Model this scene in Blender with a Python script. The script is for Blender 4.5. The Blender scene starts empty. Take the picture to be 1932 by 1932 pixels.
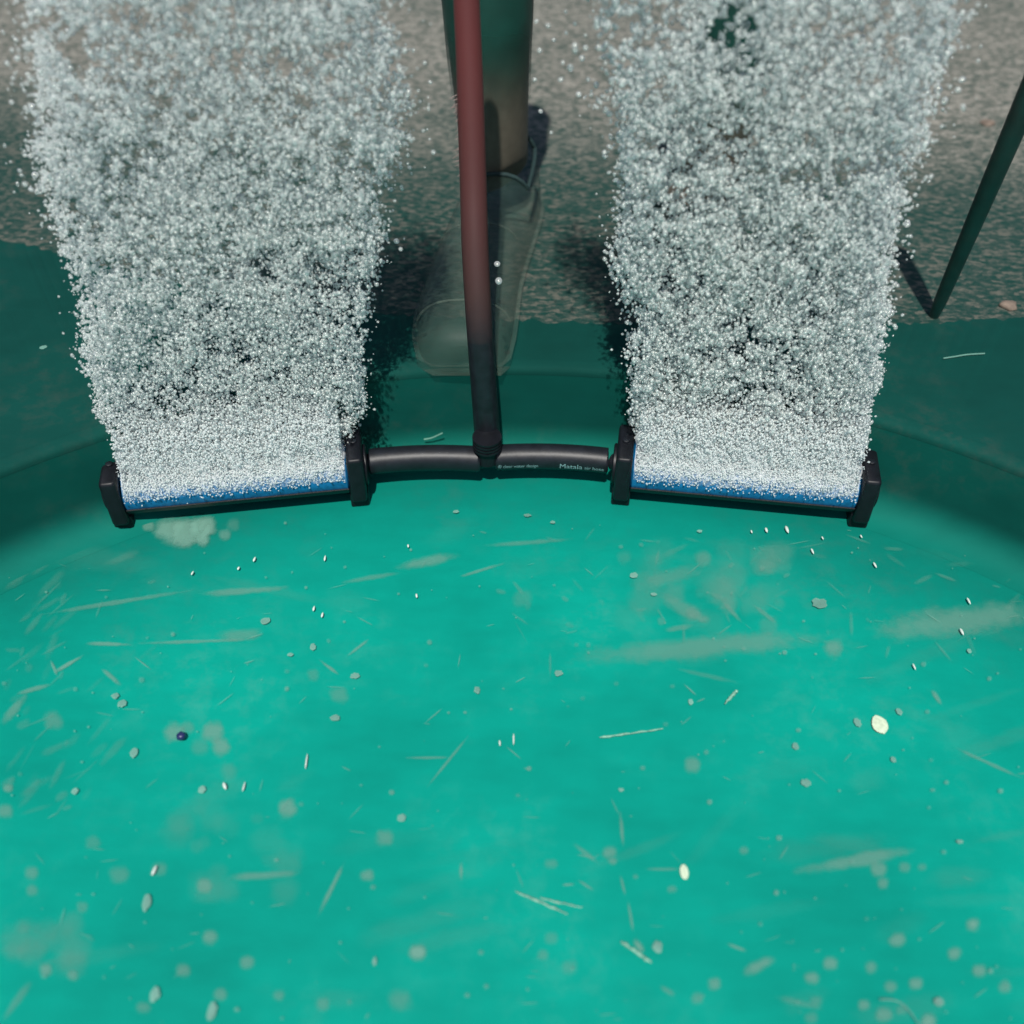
import bpy, math, random
import numpy as np
from mathutils import Vector, Matrix
R = math.radians
S = bpy.context.scene
COL = S.collection

# ------------------------------------------------------------------ camera, sky, sun, exposure
CAM_H = 0.773
F = 2000.0                       # focal length in photo units (photo taken as 1932 wide)
cd = bpy.data.cameras.new('camera'); cam = bpy.data.objects.new('camera', cd); COL.objects.link(cam)
cam.location = (0, 0, CAM_H); cam.rotation_euler = (R(45), 0, 0)
cd.sensor_width = 36; cd.lens_unit = 'FOV'; cd.angle = 2*math.atan(966/F)
cd.dof.use_dof = True; cd.dof.focus_distance = 1.03; cd.dof.aperture_fstop = 2.9
cd.clip_start = 0.02; cd.clip_end = 200
S.camera = cam
SUN_EL, SUN_AZ = 62, 186           # azimuth from +y towards +x
w = bpy.data.worlds.new("World"); S.world = w; w.use_nodes = True
nt = w.node_tree; bg = nt.nodes['Background']
sky = nt.nodes.new('ShaderNodeTexSky'); sky.sky_type = 'NISHITA'; sky.sun_disc = False
sky.sun_elevation = R(SUN_EL); sky.sun_rotation = R(SUN_AZ)
nt.links.new(sky.outputs[0], bg.inputs[0]); bg.inputs[1].default_value = 0.085
sd = bpy.data.lights.new('sun', 'SUN'); sd.energy = 4.75; sd.angle = R(0.8); sd.color = (1, .96, .9)
sun = bpy.data.objects.new('sun', sd); COL.objects.link(sun)
d = Vector((math.sin(R(SUN_AZ))*math.cos(R(SUN_EL)), math.cos(R(SUN_AZ))*math.cos(R(SUN_EL)), math.sin(R(SUN_EL))))
sun.rotation_euler = d.to_track_quat('Z', 'Y').to_euler(); sun.location = d*5
S.view_settings.view_transform = 'Standard'; S.view_settings.look = 'None'
S.view_settings.exposure = 0; S.view_settings.gamma = 1; S.view_settings.use_curve_mapping = False
S.render.engine = 'CYCLES'; S.cycles.max_bounces = 10; S.cycles.transparent_max_bounces = 24

ZG = 0.105                        # ground level; basin floor is z = 0
RB = 0.80; YC = 0.074             # basin radius, centre
# ------------------------------------------------------------------ measuring helpers
C45 = math.sqrt(.5)
def ray(px, py):
    u = (px-966)/F; v = (966-py)/F
    return Vector((u, C45*(1+v), -C45*(1-v)))
def at_z(px, py, z):
    r = ray(px, py); return Vector((0, 0, CAM_H)) + r*((z-CAM_H)/r.z)
def at_y(px, py, y):
    r = ray(px, py); return Vector((0, 0, CAM_H)) + r*(y/r.y)
def depth(p): return (p.y*C45 + (CAM_H-p.z)*C45)
def size(n, p): return n*depth(p)/F          # photo units at a point -> metres

# ------------------------------------------------------------------ object helpers
def tag(o, label=None, cat=None, group=None, kind=None):
    if label: o['label'] = label
    if cat: o['category'] = cat
    if group: o['group'] = group
    if kind: o['kind'] = kind
    return o
def empty(name, loc=(0, 0, 0)):
    o = bpy.data.objects.new(name, None); o.location = loc; o.empty_display_size = .05
    COL.objects.link(o); return o
class MB:
    def __init__(s): s.v = []; s.f = []; s.m = []; s.uv = {}; s.at = {}
    def add(s, vs, fs, m=0):
        b = len(s.v); s.v += [tuple(p) for p in vs]; s.f += [tuple(i+b for i in f) for f in fs]; s.m += [m]*len(fs)
    def rings(s, rings, cap0=True, cap1=True, closed=False, m=0):
        n = len(rings[0]); vs = [p for r in rings for p in r]; fs = []
        k = len(rings)
        for i in range(k if closed else k-1):
            for j in range(n):
                a = i*n+j; b = i*n+(j+1) % n; c = ((i+1) % k)*n+(j+1) % n; dd = ((i+1) % k)*n+j
                fs.append((a, b, c, dd))
        if not closed:
            if cap0: fs.append(tuple(range(n))[::-1])
            if cap1: fs.append(tuple((k-1)*n+j for j in range(n)))
        s.add(vs, fs, m)
    def tube(s, pts, rad, n=20, m=0, cap=True, closed=False):
        pts = [Vector(p) for p in pts]; k = len(pts)
        if not hasattr(rad, '__len__'): rad = [rad]*k
        rs = []; prev = None
        for i, p in enumerate(pts):
            if closed: t = pts[(i+1) % k]-pts[i-1]
            else: t = pts[min(i+1, k-1)]-pts[max(i-1, 0)]
            t.normalize()
            if prev is None:
                a = Vector((0, 0, 1)) if abs(t.z) < .9 else Vector((0, 1, 0))
                u = t.cross(a).normalized()
            else:
                u = (prev - t*prev.dot(t)).normalized()
            prev = u; vv = t.cross(u)
            rs.append([p + u*rad[i]*math.cos(2*math.pi*j/n) + vv*rad[i]*math.sin(2*math.pi*j/n) for j in range(n)])
        s.rings(rs, cap, cap, closed, m)
    def box(s, c, X, Y, Z, hx, hy, hz, m=0, bev=.0):
        # bevelled box: rounded footprint rings
        c = Vector(c); b = min(bev, hx*.9, hy*.9, hz*.9)
        if b <= 0:
            vs = [c+X*sx*hx+Y*sy*hy+Z*sz*hz for sz in (-1, 1) for sx, sy in ((-1, -1), (1, -1), (1, 1), (-1, 1))]
            s.add(vs, [(3, 2, 1, 0), (4, 5, 6, 7), (0, 1, 5, 4), (1, 2, 6, 5), (2, 3, 7, 6), (3, 0, 4, 7)], m); return
        def ring(ix, zz):
            out = []
            for sx, sy in ((1, 1), (-1, 1), (-1, -1), (1, -1)):
                a0 = math.atan2(sy, sx)-math.pi/4
                for k in range(4):
                    a = a0+k*math.pi/6
                    out.append(c+X*(sx*(hx-b)+math.cos(a)*(b-ix))+Y*(sy*(hy-b)+math.sin(a)*(b-ix))+Z*zz)
            return out
        rs = [ring(b*(1-math.sin(t)), -hz+b*(1-math.cos(t))) for t in ()]
        rs = [ring(b*.6, -hz), ring(b*.18, -hz+b*.3), ring(0, -hz+b), ring(0, hz-b), ring(b*.18, hz-b*.3), ring(b*.6, hz)]
        s.rings(rs, m=m)
    def build(s, name, mats, parent=None, smooth=True, angle=40):
        me = bpy.data.meshes.new(name); me.from_pydata(s.v, [], s.f); me.update()
        if not isinstance(mats, (list, tuple)): mats = [mats]
        for mt in mats: me.materials.append(mt)
        me.polygons.foreach_set('material_index', s.m)
        if smooth:
            me.polygons.foreach_set('use_smooth', [True]*len(me.polygons))
            if angle: me.set_sharp_from_angle(angle=R(angle))
        o = bpy.data.objects.new(name, me); COL.objects.link(o)
        if parent is not None:
            o.parent = parent; o.matrix_parent_inverse = Matrix.Translation(parent.location).inverted()
        return o

# ------------------------------------------------------------------ materials
def mat(name):
    m = bpy.data.materials.new(name); m.use_nodes = True; nt = m.node_tree
    return m, nt, nt.nodes['Principled BSDF']
def N(nt, t, **kw):
    n = nt.nodes.new(t)
    for k, v in kw.items():
        if k in n.inputs: n.inputs[k].default_value = v
        else: setattr(n, k, v)
    return n
def ramp(nt, src, stops):
    r = nt.nodes.new('ShaderNodeValToRGB'); e = r.color_ramp.elements
    while len(e) < len(stops): e.new(.5)
    for i, (p, c) in enumerate(stops):
        e[i].position = p; e[i].color = (*c, 1) if len(c) == 3 else c
    nt.links.new(src, r.inputs[0]); return r
def simple(name, col, rough=.5, var=.25, scale=60, bump=.0, spec=.5, stretch=None):
    m, nt, b = mat(name); L = nt.links
    tc = N(nt, 'ShaderNodeTexCoord'); no = N(nt, 'ShaderNodeTexNoise', Scale=scale, Detail=5.0)
    src = tc.outputs['Object']
    if stretch:
        mp = N(nt, 'ShaderNodeMapping'); mp.inputs['Scale'].default_value = stretch; L.new(src, mp.inputs[0]); src = mp.outputs[0]
    L.new(src, no.inputs['Vector'])
    lo = tuple(c*(1-var) for c in col); hi = tuple(min(1, c*(1+var)) for c in col)
    r = ramp(nt, no.outputs['Fac'], [(.3, lo), (.7, hi)]); L.new(r.outputs[0], b.inputs['Base Color'])
    b.inputs['Roughness'].default_value = rough; b.inputs['Specular IOR Level'].default_value = spec
    if bump:
        bp = N(nt, 'ShaderNodeBump', Strength=bump, Distance=.002); L.new(no.outputs['Fac'], bp.inputs['Height']); L.new(bp.outputs[0], b.inputs['Normal'])
    return m

def teal_plastic(name, col, rough, lo=.78, hi=1.12, foot=None, rim_shade=None):
    m, nt, b = mat(name); L = nt.links
    tc = N(nt, 'ShaderNodeTexCoord')
    n1 = N(nt, 'ShaderNodeTexNoise', Scale=4.5, Detail=4.0, Roughness=.55); L.new(tc.outputs['Object'], n1.inputs['Vector'])
    mp = N(nt, 'ShaderNodeMapping'); mp.inputs['Scale'].default_value = (22, 60, 60); mp.inputs['Rotation'].default_value = (0, 0, R(9))
    L.new(tc.outputs['Object'], mp.inputs[0])
    n2 = N(nt, 'ShaderNodeTexNoise', Scale=1.0, Detail=4.0); L.new(mp.outputs[0], n2.inputs['Vector'])
    n3 = N(nt, 'ShaderNodeTexNoise', Scale=38.0, Detail=6.0, Roughness=.7); L.new(tc.outputs['Object'], n3.inputs['Vector'])
    a = N(nt, 'ShaderNodeMath', operation='MULTIPLY_ADD'); L.new(n2.outputs['Fac'], a.inputs[0]); a.inputs[1].default_value = .25; L.new(n1.outputs['Fac'], a.inputs[2])
    r = ramp(nt, a.outputs[0], [(.42, tuple(c*lo for c in col)), (.8, tuple(c*hi for c in col))])
    # pale scuffing, patchy
    r2 = ramp(nt, n3.outputs['Fac'], [(.48, (0, 0, 0)), (.72, (1, 1, 1))])
    r3 = ramp(nt, n1.outputs['Fac'], [(.46, (0, 0, 0)), (.66, (.4, .4, .4))])
    mu = N(nt, 'ShaderNodeMath', operation='MULTIPLY'); L.new(r2.outputs[0], mu.inputs[0]); L.new(r3.outputs[0], mu.inputs[1])
    mx = N(nt, 'ShaderNodeMix', data_type='RGBA'); L.new(mu.outputs[0], mx.inputs['Factor']); L.new(r.outputs[0], mx.inputs[6])
    mx.inputs[7].default_value = (min(1, col[0]+.07), min(1, col[1]*1.1+.01), min(1, col[2]*1.15+.01), 1)
    out = mx.outputs[2]
    if foot:      # wall's shade painted in, starting raggedly a little way up the cove
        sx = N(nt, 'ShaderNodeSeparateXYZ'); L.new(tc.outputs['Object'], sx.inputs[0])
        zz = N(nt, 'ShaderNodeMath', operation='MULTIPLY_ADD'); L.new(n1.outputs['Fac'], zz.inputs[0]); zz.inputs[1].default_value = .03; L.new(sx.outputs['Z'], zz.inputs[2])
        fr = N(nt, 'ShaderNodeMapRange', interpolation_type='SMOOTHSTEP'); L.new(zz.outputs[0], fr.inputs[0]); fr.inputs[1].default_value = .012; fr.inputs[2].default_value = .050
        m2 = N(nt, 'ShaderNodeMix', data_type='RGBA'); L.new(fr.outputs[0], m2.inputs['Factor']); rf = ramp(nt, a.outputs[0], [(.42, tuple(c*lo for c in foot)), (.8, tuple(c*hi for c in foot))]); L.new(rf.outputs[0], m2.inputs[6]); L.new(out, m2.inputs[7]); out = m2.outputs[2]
    if rim_shade:      # shade near the wall painted patchily into the outer floor
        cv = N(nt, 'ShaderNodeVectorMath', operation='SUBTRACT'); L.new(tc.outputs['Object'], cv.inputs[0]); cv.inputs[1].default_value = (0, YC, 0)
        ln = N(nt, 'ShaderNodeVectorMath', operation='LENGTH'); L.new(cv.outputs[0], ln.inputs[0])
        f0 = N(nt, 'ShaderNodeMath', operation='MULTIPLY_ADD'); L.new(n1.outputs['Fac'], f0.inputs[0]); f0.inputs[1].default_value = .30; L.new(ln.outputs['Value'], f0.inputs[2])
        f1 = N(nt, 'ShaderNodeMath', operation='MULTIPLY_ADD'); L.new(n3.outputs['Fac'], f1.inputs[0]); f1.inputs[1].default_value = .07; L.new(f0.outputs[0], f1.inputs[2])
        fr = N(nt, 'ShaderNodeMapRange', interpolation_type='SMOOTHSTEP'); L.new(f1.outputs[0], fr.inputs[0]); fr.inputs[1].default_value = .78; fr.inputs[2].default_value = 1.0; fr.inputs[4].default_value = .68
        m2 = N(nt, 'ShaderNodeMix', data_type='RGBA'); L.new(fr.outputs[0], m2.inputs['Factor']); L.new(out, m2.inputs[6]); m2.inputs[7].default_value = (*rim_shade, 1); out = m2.outputs[2]
    L.new(out, b.inputs['Base Color'])
    b.inputs['Roughness'].default_value = rough; b.inputs['Specular IOR Level'].default_value = .08
    return m
M = {}
M['floor'] = teal_plastic('teal_plastic_floor', (.0006, .264, .199), .6, rim_shade=(.0022, .085, .066))
M['wall'] = teal_plastic('shaded_teal_wall', (.0026, .068, .054), .7, foot=(.0012, .150, .113))  # same teal plastic, darkened so its colour carries the wall's shade
M['apron'] = teal_plastic('shaded_apron_green', (.0030, .052, .042), .8)  # dark base colour matches the wall in shade
M['black'] = simple('black_plastic', (.006, .007, .010), .45, .3, 90, spec=.3)
M['rubber'] = simple('black_rubber', (.008, .010, .014), .45, .3, 120, .1, spec=.4)
def reflection_hose():
    m, nt, b = mat('reddish_reflection_hose'); L = nt.links
    tc = N(nt, 'ShaderNodeTexCoord'); no = N(nt, 'ShaderNodeTexNoise', Scale=110.0, Detail=5.0); L.new(tc.outputs['Object'], no.inputs['Vector'])
    sx = N(nt, 'ShaderNodeSeparateXYZ'); L.new(tc.outputs['Object'], sx.inputs[0])
    a = N(nt, 'ShaderNodeMath', operation='MULTIPLY_ADD'); L.new(no.outputs['Fac'], a.inputs[0]); a.inputs[1].default_value = .02; L.new(sx.outputs['Z'], a.inputs[2])
    r = ramp(nt, a.outputs[0], [(.172, (.011, .013, .017)), (.222, (0.0486, 0.0243, 0.02268)), (.42, (.105, .027, .027))]); L.new(r.outputs[0], b.inputs['Base Color'])  # window reflection painted as a black to reddish ramp up the hose
    b.inputs['Roughness'].default_value = .5; b.inputs['Specular IOR Level'].default_value = .3
    return m
M['tinted_hose'] = reflection_hose()

M['warm'] = simple('warm_cream_flake_and_glint', (.52, .62, .45), .7, .15, 300)
M['straw'] = simple('wet_straw', (0.1782, 0.3726, 0.2754), .6, .35, 300)
M['stone'] = simple('pinkish_stone', (.17, .13, .10), .8, .3, 120, .3)

M['skin'] = simple('skin', (.092, .082, .062), .55, .12, 90)
M['hair'] = simple('leg_hair', (.22, .13, .12), .5, .3, 60)
M['collar'] = simple('black_binding', (.006, .025, .025), .8, .2, 200)
M['ink'] = simple('pale_print', (.20, .36, .36), .6, .1, 200)
M['orange'] = simple('orange_plastic', (.70, .28, .08), .5, .15, 50)

def translucent(name, col, fac, zr=None):
    m, nt, b = mat(name); L = nt.links
    tc = N(nt, 'ShaderNodeTexCoord'); no = N(nt, 'ShaderNodeTexNoise', Scale=35.0, Detail=5.0); L.new(tc.outputs['Object'], no.inputs['Vector'])
    r = ramp(nt, no.outputs['Fac'], [(.3, tuple(c*.75 for c in col)), (.7, tuple(c*1.2 for c in col))]); L.new(r.outputs[0], b.inputs['Base Color'])
    b.inputs['Roughness'].default_value = .55
    t = N(nt, 'ShaderNodeBsdfTransparent'); mx = N(nt, 'ShaderNodeMixShader', Fac=fac)
    mx.inputs[0].default_value = fac
    if zr:       # painted leg shade clears towards the ankle
        sx = N(nt, 'ShaderNodeSeparateXYZ'); L.new(tc.outputs['Object'], sx.inputs[0])
        fr = N(nt, 'ShaderNodeMapRange', interpolation_type='SMOOTHSTEP'); L.new(sx.outputs['Z'], fr.inputs[0]); fr.inputs[1].default_value = zr[0]; fr.inputs[2].default_value = zr[1]; fr.inputs[4].default_value = fac
        L.new(fr.outputs[0], mx.inputs[0])
    L.new(t.outputs[0], mx.inputs[1]); L.new(b.outputs[0], mx.inputs[2])
    L.new(mx.outputs[0], nt.nodes['Material Output'].inputs[0]); return m
M['leg_shade'] = translucent('leg_shade_sheet', (0.00486, 0.0567, 0.04293), .86, (.235, .36))  # shade on the upper leg, as an added see-through sleeve
M['cream'] = translucent('pale_flake', (.20, .42, .34), .55)
M['green_stripe'] = translucent('dark_green_stripe', (.002, .044, .035), .85)
M['reflected_shoe'] = translucent('ghost_shoe', (0.0405, 0.081, 0.0648), .30)  # see-through to imitate the shoe's faint reflection in the window
M['reflected_sole'] = translucent('ghost_sole', (.12, .16, .125), .2)  # same ghosted reflection for sole and seams

def bubble_mat(name, base, lo, hi, rough, thru, metal):
    # clear in the middle, bright towards the rim, passing some light on to its neighbours
    m, nt, b = mat(name); L = nt.links
    b.inputs['Base Color'].default_value = (*base, 1); b.inputs['Roughness'].default_value = rough
    b.inputs['Specular IOR Level'].default_value = 1.0; b.inputs['Metallic'].default_value = metal
    b.inputs['Thin Film Thickness'].default_value = 420; b.inputs['Thin Film IOR'].default_value = 1.33
    b.inputs['Coat Weight'].default_value = 1.0; b.inputs['Coat Roughness'].default_value = .12
    tl = N(nt, 'ShaderNodeBsdfTranslucent'); tl.inputs[0].default_value = (*base, 1)
    m1 = N(nt, 'ShaderNodeMixShader'); m1.inputs[0].default_value = thru
    L.new(b.outputs[0], m1.inputs[1]); L.new(tl.outputs[0], m1.inputs[2])
    t = N(nt, 'ShaderNodeBsdfTransparent'); t.inputs[0].default_value = (.96, .99, .99, 1)
    lw = N(nt, 'ShaderNodeLayerWeight'); lw.inputs[0].default_value = .5
    mr = N(nt, 'ShaderNodeMapRange'); L.new(lw.outputs['Facing'], mr.inputs[0]); mr.inputs[1].default_value = 0; mr.inputs[2].default_value = .8; mr.inputs[3].default_value = lo; mr.inputs[4].default_value = hi
    mx = N(nt, 'ShaderNodeMixShader'); L.new(mr.outputs[0], mx.inputs[0])
    L.new(t.outputs[0], mx.inputs[1]); L.new(m1.outputs[0], mx.inputs[2])
    L.new(mx.outputs[0], nt.nodes['Material Output'].inputs[0]); return m
M['bubble'] = bubble_mat('air_bubble', (.98, .98, .96), .26, .88, .27, .22, .45)
M['froth'] = bubble_mat('fine_froth', (.97, .98, .98), .5, .95, .3, .42, .08)

# membrane: rubber with the lens's blue fringe put into its colour
M['membrane'] = simple('fringed_membrane', (.006, .125, .29), .4, .3, 160, .1)

def reflected_asphalt_mat():
    m, nt, b = mat('reflected_asphalt'); L = nt.links
    tc = N(nt, 'ShaderNodeTexCoord'); P = tc.outputs['Object']
    mp = N(nt, 'ShaderNodeMapping'); mp.inputs['Scale'].default_value = (.6, 1, 1); L.new(P, mp.inputs[0]); Q = mp.outputs[0]
    v = N(nt, 'ShaderNodeTexVoronoi', Scale=200.0); L.new(Q, v.inputs['Vector'])
    n = N(nt, 'ShaderNodeTexNoise', Scale=170.0, Detail=4.0, Roughness=.7); L.new(Q, n.inputs['Vector'])
    n2 = N(nt, 'ShaderNodeTexNoise', Scale=9.0, Detail=4.0); L.new(P, n2.inputs['Vector'])
    sv = N(nt, 'ShaderNodeSeparateColor'); L.new(v.outputs['Color'], sv.inputs[0])
    s1 = N(nt, 'ShaderNodeMath', operation='MULTIPLY_ADD'); L.new(sv.outputs[0], s1.inputs[0]); s1.inputs[1].default_value = .34; L.new(n.outputs['Fac'], s1.inputs[2])
    s3 = N(nt, 'ShaderNodeMath', operation='MULTIPLY_ADD'); L.new(n2.outputs['Fac'], s3.inputs[0]); s3.inputs[1].default_value = .14; L.new(s1.outputs[0], s3.inputs[2])
    unshaded = ramp(nt, s3.outputs[0], [(.50, (.028, .058, .048)), (.72, (.130, .132, .112)), (.95, (.26, .25, .215))])
    shaded = ramp(nt, s3.outputs[0], [(.55, (.005, .040, .032)), (.74, (.026, .054, .045)), (.95, (.100, .104, .086))])  # asphalt in shade, as a darker base colour
    # shade band beside the basin, painted into the colour with a ragged edge
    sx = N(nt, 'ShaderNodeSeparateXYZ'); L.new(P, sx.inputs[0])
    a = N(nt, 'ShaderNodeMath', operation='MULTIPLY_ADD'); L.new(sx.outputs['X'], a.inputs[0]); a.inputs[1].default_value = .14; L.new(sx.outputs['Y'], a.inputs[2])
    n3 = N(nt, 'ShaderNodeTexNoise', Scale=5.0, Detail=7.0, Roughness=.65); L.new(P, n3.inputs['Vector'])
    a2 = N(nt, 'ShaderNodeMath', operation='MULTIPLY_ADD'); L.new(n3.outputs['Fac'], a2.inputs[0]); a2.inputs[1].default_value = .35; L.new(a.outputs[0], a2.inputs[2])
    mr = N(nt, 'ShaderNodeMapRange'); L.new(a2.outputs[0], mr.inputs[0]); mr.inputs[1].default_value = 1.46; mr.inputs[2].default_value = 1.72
    mx = N(nt, 'ShaderNodeMix', data_type='RGBA'); L.new(mr.outputs[0], mx.inputs['Factor']); L.new(shaded.outputs[0], mx.inputs[6]); L.new(unshaded.outputs[0], mx.inputs[7])
    L.new(mx.outputs[2], b.inputs['Base Color']); b.inputs['Roughness'].default_value = .85; b.inputs['Specular IOR Level'].default_value = .2
    bp = N(nt, 'ShaderNodeBump', Strength=.5, Distance=.004); L.new(s1.outputs[0], bp.inputs['Height']); L.new(bp.outputs[0], b.inputs['Normal'])
    return m
M['reflected_asphalt'] = reflected_asphalt_mat()

# soft pale mark: fades to nothing at the rim of its own little patch (uv), strength in attribute 'fade'
def mark_mat():
    m, nt, b = mat('pale_scuff'); L = nt.links
    uv = N(nt, 'ShaderNodeUVMap', uv_map='UVMap')
    mp = N(nt, 'ShaderNodeMapping'); mp.inputs['Location'].default_value = (-1, -1, 0); mp.inputs['Scale'].default_value = (2, 2, 2); L.new(uv.outputs[0], mp.inputs[0])
    ab = N(nt, 'ShaderNodeVectorMath', operation='ABSOLUTE'); L.new(mp.outputs[0], ab.inputs[0])
    pw = N(nt, 'ShaderNodeSeparateXYZ'); L.new(ab.outputs[0], pw.inputs[0])
    p1 = N(nt, 'ShaderNodeMath', operation='POWER'); L.new(pw.outputs[0], p1.inputs[0]); p1.inputs[1].default_value = 1.3
    cb_ = N(nt, 'ShaderNodeCombineXYZ'); L.new(p1.outputs[0], cb_.inputs[0]); L.new(pw.outputs[1], cb_.inputs[1])
    tc = N(nt, 'ShaderNodeTexCoord'); nl = N(nt, 'ShaderNodeTexNoise', Scale=45.0, Detail=2.0); L.new(tc.outputs['Object'], nl.inputs['Vector'])
    sb_ = N(nt, 'ShaderNodeVectorMath', operation='MULTIPLY_ADD'); L.new(nl.outputs['Color'], sb_.inputs[0]); sb_.inputs[1].default_value = (.7, .7, 0); sb_.inputs[2].default_value = (-.35, -.35, 0)
    ad2 = N(nt, 'ShaderNodeVectorMath', operation='ADD'); L.new(cb_.outputs[0], ad2.inputs[0]); L.new(sb_.outputs[0], ad2.inputs[1])
    ln = N(nt, 'ShaderNodeVectorMath', operation='LENGTH'); L.new(ad2.outputs[0], ln.inputs[0])
    no = N(nt, 'ShaderNodeTexNoise', Scale=170.0, Detail=5.0, Roughness=.65); L.new(tc.outputs['Object'], no.inputs['Vector'])
    ad = N(nt, 'ShaderNodeMath', operation='MULTIPLY_ADD'); L.new(no.outputs['Fac'], ad.inputs[0]); ad.inputs[1].default_value = .5; L.new(ln.outputs['Value'], ad.inputs[2])
    mr = N(nt, 'ShaderNodeMapRange', interpolation_type='SMOOTHSTEP'); L.new(ad.outputs[0], mr.inputs[0])
    mr.inputs[1].default_value = .45; mr.inputs[2].default_value = 1.18; mr.inputs[3].default_value = 1; mr.inputs[4].default_value = 0
    at = N(nt, 'ShaderNodeAttribute', attribute_name='fade')
    mu = N(nt, 'ShaderNodeMath', operation='MULTIPLY'); L.new(mr.outputs[0], mu.inputs[0]); L.new(at.outputs['Fac'], mu.inputs[1])
    b.inputs['Base Color'].default_value = (.17, .37, .29, 1); b.inputs['Roughness'].default_value = .7
    t = N(nt, 'ShaderNodeBsdfTransparent'); mx = N(nt, 'ShaderNodeMixShader')
    L.new(mu.outputs[0], mx.inputs[0]); L.new(t.outputs[0], mx.inputs[1]); L.new(b.outputs[0], mx.inputs[2])
    L.new(mx.outputs[0], nt.nodes['Material Output'].inputs[0]); return m
M['mark'] = mark_mat()

# ------------------------------------------------------------------ the basin
basin = empty('basin', (0, YC, 0))
tag(basin, 'round teal plastic basin with scuffed bright floor and low wall darkened by painted shade', 'basin')
def circ(r, z, n=160, yc=YC): return [Vector((r*math.sin(2*math.pi*i/n), yc+r*math.cos(2*math.pi*i/n), z)) for i in range(n)]

rnd = random.Random(4)
marks = []   # x, y, half length, half width, angle on the photo, strength
def blob(x, y, r, a, ry=None, ang=0): marks.append((x, y, r*1.35, (ry or r)*1.35, ang, a))
def streak(x1, y1, x2, y2, wd, a):
    L = math.hypot(x2-x1, y2-y1)
    marks.append(((x1+x2)/2, (y1+y2)/2, L/2*1.1, wd*.75, math.atan2(y2-y1, x2-x1), a))
for b in ((402,1380,19,.5),(418,1410,18,.5),(328,1382,20,.5),(355,1372,13,.25),(377,1410,17,.18),(432,1455,17,.2),(543,1525,17,.5),(725,1582,16,.35),
          (590,1272,12,.2),(385,1671,14,.5),(60,1646,14,.35),(60,1680,12,.3),(155,1712,10,.25),(692,1651,13,.45),(465,1816,13,.4),(395,1767,14,.45),(345,1831,13,.35),(787,1797,15,.7),
          (85,1828,13,.5),(137,1841,10,.4),(415,1876,12,.35),(525,1878,11,.3),(610,1896,13,.3),(755,1887,22,.25),(270,1901,14,.3),(1306,1443,15,.4),(1573,1221,18,.45),
          (1658,1641,14,.45),(1666,1666,11,.4),(1707,1636,11,.3),(1740,1636,9,.25),(1836,1744,14,.65),(1693,1773,15,.5),(1801,1800,13,.5),(1846,1832,13,.5),(1566,1818,13,.5),(1531,1845,13,.5),
          (1728,1856,12,.5),(1643,1825,12,.4),(1681,1861,12,.4),(1668,1916,14,.45),(1751,1928,15,.6),(1631,1896,11,.45),(1348,1856,12,.45),(1896,1861,12,.4),(1316,1885,12,.3),
          (1539,1890,13,.25),(1531,1921,13,.25),(1702,1905,10,.25),(1040,1630,12,.25),(1404,1604,9,.3),(1268,1677,9,.3),(1178,1050,14,.12),(986,1130,18,.15),(1024,1802,11,.25),
          (1075,1824,15,.22),(1040,1770,12,.2),(10,1530,14,.4),(15,1487,9,.5),(100,1360,18,.3),(300,1640,14,.25),(225,1650,18,.25),(175,1590,14,.2),(640,1310,16,.25),(1150,1608,14,.45),(1156,1625,9,.4)):
    blob(*b)
for s in ((1060,1245,1575,1200,38,.36),(1635,1190,1990,1152,52,.42),(1490,1646,1735,1602,24,.42),(1398,1838,1465,1806,22,.5),(745,1072,865,1048,18,.42),(365,1122,555,1108,12,.4),
          (60,1162,372,1112,8,.34),(160,1214,250,1216,7,.5),(255,1214,490,1206,7,.4),(600,1243,642,1275,6,.5),(655,1238,697,1205,5,.45),(598,1732,651,1624,8,.5),(800,1492,884,1388,5,.35),
          (765,1430,852,1429,5,.35),(425,1656,565,1647,15,.4),(1758,1302,1778,1332,10,.5),(870,1624,870,1662,6,.5),(1170,1530,1176,1600,7,.4),(1215,1640,1290,1640,6,.3),
          (640,1100,760,1080,10,.28),(860,1090,960,1060,6,.4),(905,1030,1075,1018,9,.28),(100,1270,160,1235,7,.6),(30,1310,100,1290,9,.45),(0,1370,50,1310,16,.4),(190,1260,230,1295,9,.5),
          (1210,1100,1330,1070,26,.22),(1240,1120,1330,1170,24,.3),(1290,1150,1340,1175,16,.3),(1360,1130,1400,1175,8,.35),(1420,1140,1470,1180,8,.3),(1250,1190,1310,1180,10,.3),
          (400,1200,500,1196,22,.32),(95,1245,108,1275,6,.5),(1170,1650,1180,1690,5,.45),(1185,1700,1195,1760,5,.5),(1195,1770,1215,1800,14,.6),(1245,1860,1275,1880,10,.3),(1370,1780,1410,1795,6,.5),
          (1800,1410,1932,1470,6,.35),(1270,1260,1400,1290,9,.16),(1080,1590,1130,1630,10,.3),(1090,1660,1120,1680,6,.45),(1060,1670,1085,1668,5,.6),(1460,1880,1560,1905,12,.2),(60,1850,0,1932,14,.25)):
    streak(*s)
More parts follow.
